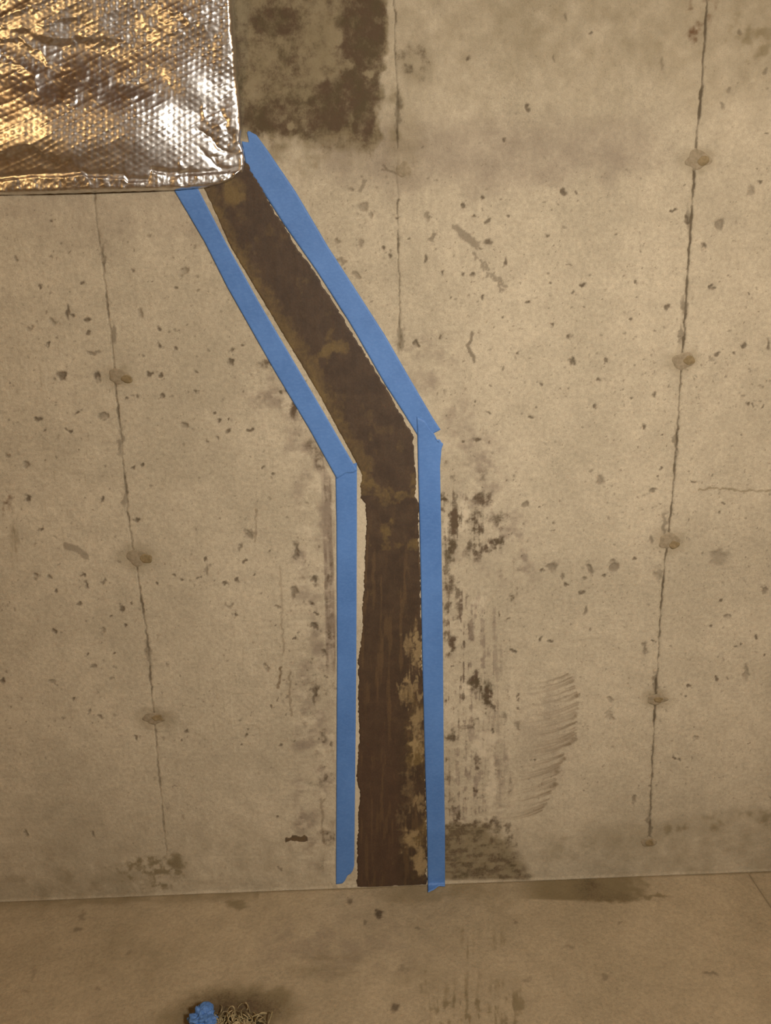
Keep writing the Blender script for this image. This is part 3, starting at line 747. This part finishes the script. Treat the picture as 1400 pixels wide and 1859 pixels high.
# scrim lattice: slanted threads and raised dimples
a1 = math.radians(-27); ca, sa = math.cos(a1), math.sin(a1)
la = FX*ca+FY*sa; lb = -FX*sa+FY*ca
la = la+3*(fbm(FX/60, FY/60, 2, 175)-.5); lb = lb+4*(fbm(FX/70, FY/70, 2, 177)-.5)
fr1 = lb/10.5-np.floor(lb/10.5)-.5
row = np.floor(lb/10.5)
fr2 = (la+row*5.6)/11.5; fr2 = fr2-np.floor(fr2)-.5
H += (.00026*np.exp(-(fr1*10.5/1.5)**2)*(np.mod(row, 2) == 0) + .00060*np.exp(-((fr1*10.5/3.2)**2+(fr2*11.5/3.4)**2)))*(.6+.8*fbm(FX/30, FY/30, 2, 179))
H += .00018*(fbm(FX/5, FY/5, 2, 181)-.5)
H = H*(1-.42*sm(215, 352, FY))
de = np.minimum((rgt_-FX), (bot-FY)); de = np.minimum(np.maximum(de, 0), 40)
H = np.maximum(H, .004)*np.sqrt(np.clip(1-(1-np.clip(de/12, 0, 1))**2, 0, 1)) + .0012
H += .002*np.exp(-((de-5)/3.5)**2)*fbm(FX/11, FY/11, 2, 185)
FP = on_wall(FX, FY, -H)
keep_in = 6
fb = tag(empty('insulation_blanket', tuple(on_wall(200, 350))), 'silvery gold crinkled foil insulation blanket hanging over the top left wall', 'insulation')
ibase = np.array(fb.location)
jh = int(np.searchsorted(vs, (322+260)/617))
grid_mesh('foil_facing', FP[:jh+1]-ibase, fb, M_FOIL, flip=False)
hemo = grid_mesh('bottom_hem', FP[jh:]-ibase, fb, M_FOIL, flip=False)

# ------------------------------------------------------------------ floor
FXS = lines(-2.6, 2.6, -0.98, 0.96, .0035, 12)
FYS = np.concatenate([np.linspace(-4.2, -.62, 12)[:-1], np.arange(-.62, -.004, .0035), [-.003, 0.006]])
QX, QY = np.meshgrid(FXS, FYS)
fpx, fpy = to_px(np.stack([QX, QY, 0*QX], -1))
f1 = fbm(QX/.05, QY/.05, 4, 201); f2 = fbm(QX/.016, QY/.016, 4, 205); fs = fbm(fpx/5, fpy/70, 4, 209); fh = fbm(fpx/60, fpy/9, 4, 213)
wx = fpx+10*(f2-.5); wy = fpy+10*(fbm(QX/.016, QY/.016, 3, 217)-.5)
ma = {k: 0*QX for k in ('mold', 'damp', 'pale', 'pit', 'mauve', 'groove', 'scratch', 'rust')}
def fb_(n, cx, cy, rx, ry, v=1., soft=.5, nz=None):
    f = v*(1-sm(1-soft, 1+soft, np.hypot((wx-cx)/rx, (wy-cy)/ry)))
    if nz is not None: f = f*np.clip(nz*1.8-.3, 0, 1.2)
    ma[n] = np.maximum(ma[n], f)
joint = 1637-.0405*fpx
ma['damp'] = np.maximum(ma['damp'], (1-sm(6, 26, fpy-joint+16*(f1-.5)))*.75*(fpx < 470)*(.5+.6*f1))
ma['damp'] = np.maximum(ma['damp'], (1-sm(20, 46, fpy-joint+20*(f1-.5)))*.6*sm(640, 720, fpx)*(1-sm(860, 960, fpx)))
wedge = (1-sm(0, 7, fpy-(1634-.02*(1215-fpx))))*sm(900, 1000, fpx)*(1-sm(1120, 1218, fpx+40*(f2-.5)))
ma['damp'] = np.maximum(ma['damp'], wedge*1.05); ma['mold'] = np.maximum(ma['mold'], wedge*.42*sm(980, 1060, fpx)*f1*1.4)
fb_('damp', 1105, 1626, 55, 12, 1.1, .5); fb_('mold', 1100, 1628, 60, 10, .42, .5); fb_('damp', 1180, 1627, 36, 4, .9, .5)
fb_('damp', 430, 1643, 22, 10, .8, .5)
for (x, y, rx, ry, v) in ((637, 1637, 5, 5, .75), (688, 1658, 7, 6, 1), (664, 1674, 5, 4, .6), (142, 1688, 10, 6, .55), (150, 1662, 5, 10, .45), (755, 1684, 5, 3, .6), (1127, 1677, 5, 3, .5), (1035, 1719, 8, 5, .4), (1292, 1769, 15, 4, .6), (717, 1828, 6, 7, .85), (1100, 1775, 7, 4, .45), (955, 1781, 8, 5, .4), (935, 1673, 4, 3, .5), (732, 1759, 6, 5, .4), (235, 1727, 4, 4, .3), (60, 1770, 5, 14, .3), (175, 1795, 4, 4, .4), (50, 1800, 5, 3, .4)):
    fb_('pit', x, y, rx, ry, v, .4)
br = sm(715, 800, fpx+70*(f1-.5))*(1-sm(930, 1010, fpx+60*(f1-.5)))
ma['damp'] = np.maximum(ma['damp'], br*sm(1755, 1800, fpy+60*(f1-.5))*sm(.40, .75, fs*.6+f2*.4)*.85)
fb_('damp', 852, 1708, 18, 34, .75, .6, fs); fb_('damp', 905, 1705, 14, 26, .55, .6, fs); fb_('damp', 880, 1785, 60, 22, .6, .6, fs)
fb_('damp', 590, 1755, 70, 26, .5, .7, fh); fb_('damp', 240, 1740, 60, 60, .35, .8, f1); fb_('damp', 760, 1790, 60, 40, .4, .8, f1); fb_('damp', 900, 1640, 110, 50, .35, .8, f1)
fb_('mauve', 600, 1720, 200, 60, .4, .8, f1)
# wet halo about the clump
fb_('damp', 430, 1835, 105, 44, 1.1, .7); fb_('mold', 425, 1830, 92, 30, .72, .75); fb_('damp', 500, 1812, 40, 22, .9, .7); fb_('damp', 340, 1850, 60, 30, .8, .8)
ma['mold'] = np.maximum(ma['mold'], .35*(1-sm(0.002, 0.010, -QY))*(fpx > 0))  # slight shade under the wall foot, painted in through the mold mask
ma['damp'] = np.maximum(ma['damp'], .7*(1-sm(0.002, 0.014, -QY)))  # same painted wall-foot shade, a little wider, through the damp mask
# saw joint at far right
def seg(x0, y0, x1, y1):
    L2 = (x1-x0)**2+(y1-y0)**2; t = ((fpx-x0)*(x1-x0)+(fpy-y0)*(y1-y0))/L2
    t2 = np.clip(t, 0, 1); return np.hypot(fpx-x0-t2*(x1-x0), fpy-y0-t2*(y1-y0))
dj = seg(1361, 1586, 1440, 1706)
ma['groove'] = np.maximum(ma['groove'], .7*(1-sm(.8, 2.6, dj)))
dz = -.003*(1-sm(1, 4, dj)) + (fbm(QX/.2, QY/.2, 3, 221)-.5)*.002 - .0005*f2
FV = np.stack([QX, QY, dz-.0005], -1)
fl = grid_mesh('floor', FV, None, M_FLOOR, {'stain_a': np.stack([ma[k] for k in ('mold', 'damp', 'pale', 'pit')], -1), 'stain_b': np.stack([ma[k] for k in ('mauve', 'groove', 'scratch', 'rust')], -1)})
tag(fl, 'troweled concrete basement floor with damp stains at the wall foot', kind='structure')

# rest of the basement room, out of frame but mirrored in the foil
tag(box('wall_left', (-2.7, -4.3, 0), (-2.6, 0.1, 2.4), None, M_PLAIN), kind='structure')
tag(box('wall_right', (2.6, -4.3, 0), (2.7, 0.1, 2.4), None, M_PLAIN), kind='structure')
tag(box('wall_front', (-2.7, -4.3, 0), (2.7, -4.2, 2.4), None, M_PLAIN), kind='structure')
ce = tag(box('ceiling', (-2.7, -4.3, 2.62), (2.7, 0.1, 2.66), None, M_WOOD), kind='structure')
for k in range(13):
    x = -2.46+.406*k
    box('joist', (x-.019, -4.2, 2.40), (x+.019, 0.0, 2.62), ce, M_WOOD)

# ------------------------------------------------------------------ debris at the bottom edge of the frame
rs = random.Random(8)
p0 = on_floor(368, 1862)
wad = tag(empty('tape_wad', (p0[0], p0[1], 0)), 'small crumpled blue tape wad on the damp floor beside the pale clump', 'tape wad')
nu, nv = 44, 26
vv = []
for i in range(nv):
    ph = math.pi*(i/(nv-1))
    for j in range(nu):
        th = 2*math.pi*j/nu
        d = np.array([math.sin(ph)*math.cos(th), math.sin(ph)*math.sin(th), math.cos(ph)])
        k = 1+.75*(float(fbm(np.array([d[0]*2.2+3+d[2]]), np.array([d[1]*2.2+4+d[2]*1.7]), 4, 231)[0])-.5)
        vv.append((d[0]*.027*k, d[1]*.030*k, max(0.0, .017+d[2]*.021*k)))
q = [(i*nu+j, i*nu+(j+1) % nu, (i+1)*nu+(j+1) % nu, (i+1)*nu+j) for i in range(nv-1) for j in range(nu)]
raw_mesh('crumpled_tape', np.array(vv), np.array(q)[:, ::-1], wad, M_TAPE, smooth=False)

M_STRAND = simple('pale_grimy_strands', (176, 160, 122), (110, 98, 66), 60, 0.85, 0.3)
p1 = on_floor(432, 1866)
cl = tag(empty('strand_clump', (p1[0], p1[1], 0)), 'frayed clump of pale olive strands lying at the bottom edge of the frame', 'debris')
vv = []; q = []
for s in range(150):
    bx_, by_ = rs.gauss(0, .026), rs.gauss(-.004, .018)
    bx_ = max(-.055, min(.06, bx_)); by_ = max(-.05, min(.036, by_))
    a = rs.uniform(0, 6.28); L = rs.uniform(.02, .055); z = rs.uniform(.002, .016); r = rs.uniform(.0010, .0022)
    cur = rs.uniform(-3.5, 3.5); x, y = bx_, by_; base = len(vv); K = 8; arch = rs.uniform(0, .016)
    for k in range(K):
        t = k/(K-1); a2 = a+cur*t
        x += math.cos(a2)*L/K; y += math.sin(a2)*L/K
        zc = max(r, z*(1-t*.6)+arch*math.sin(math.pi*t))
        rr = r*(1-.55*t)
        n_ = (-math.sin(a2), math.cos(a2))
        for m_ in range(5):
            b_ = 2*math.pi*m_/5
            vv.append((x+n_[0]*rr*math.cos(b_), y+n_[1]*rr*math.cos(b_), max(.0002, zc+rr*math.sin(b_))))
    for k in range(K-1):
        for m_ in range(5):
            q.append((base+k*5+m_, base+k*5+(m_+1) % 5, base+(k+1)*5+(m_+1) % 5, base+(k+1)*5+m_))
st = raw_mesh('strands', np.array(vv), np.array(q), cl, M_STRAND)
st['kind'] = 'stuff'
# dark matted pad the strands grow from
vv = []; nr, ns = 8, 36
for i in range(nr):
    t = i/(nr-1)
    for j in range(ns):
        th = 2*math.pi*j/ns; k = 1+.3*(float(vnoise(np.array([th*2]), np.array([.3]), 241)[0])-.5)
        vv.append((.055*k*t*math.cos(th), .030*k*t*math.sin(th)-.005, .0004+.010*math.cos(t*math.pi/2)*(1+.5*(rs.random()-.5))))
q = [(i*ns+j, i*ns+(j+1) % ns, (i+1)*ns+(j+1) % ns, (i+1)*ns+j) for i in range(nr-1) for j in range(ns)]
raw_mesh('matted_base', np.array(vv), np.array(q)[:, ::-1], cl, simple('dark_wet_mat', (70, 62, 40), (48, 42, 28), 90, .8, .4))
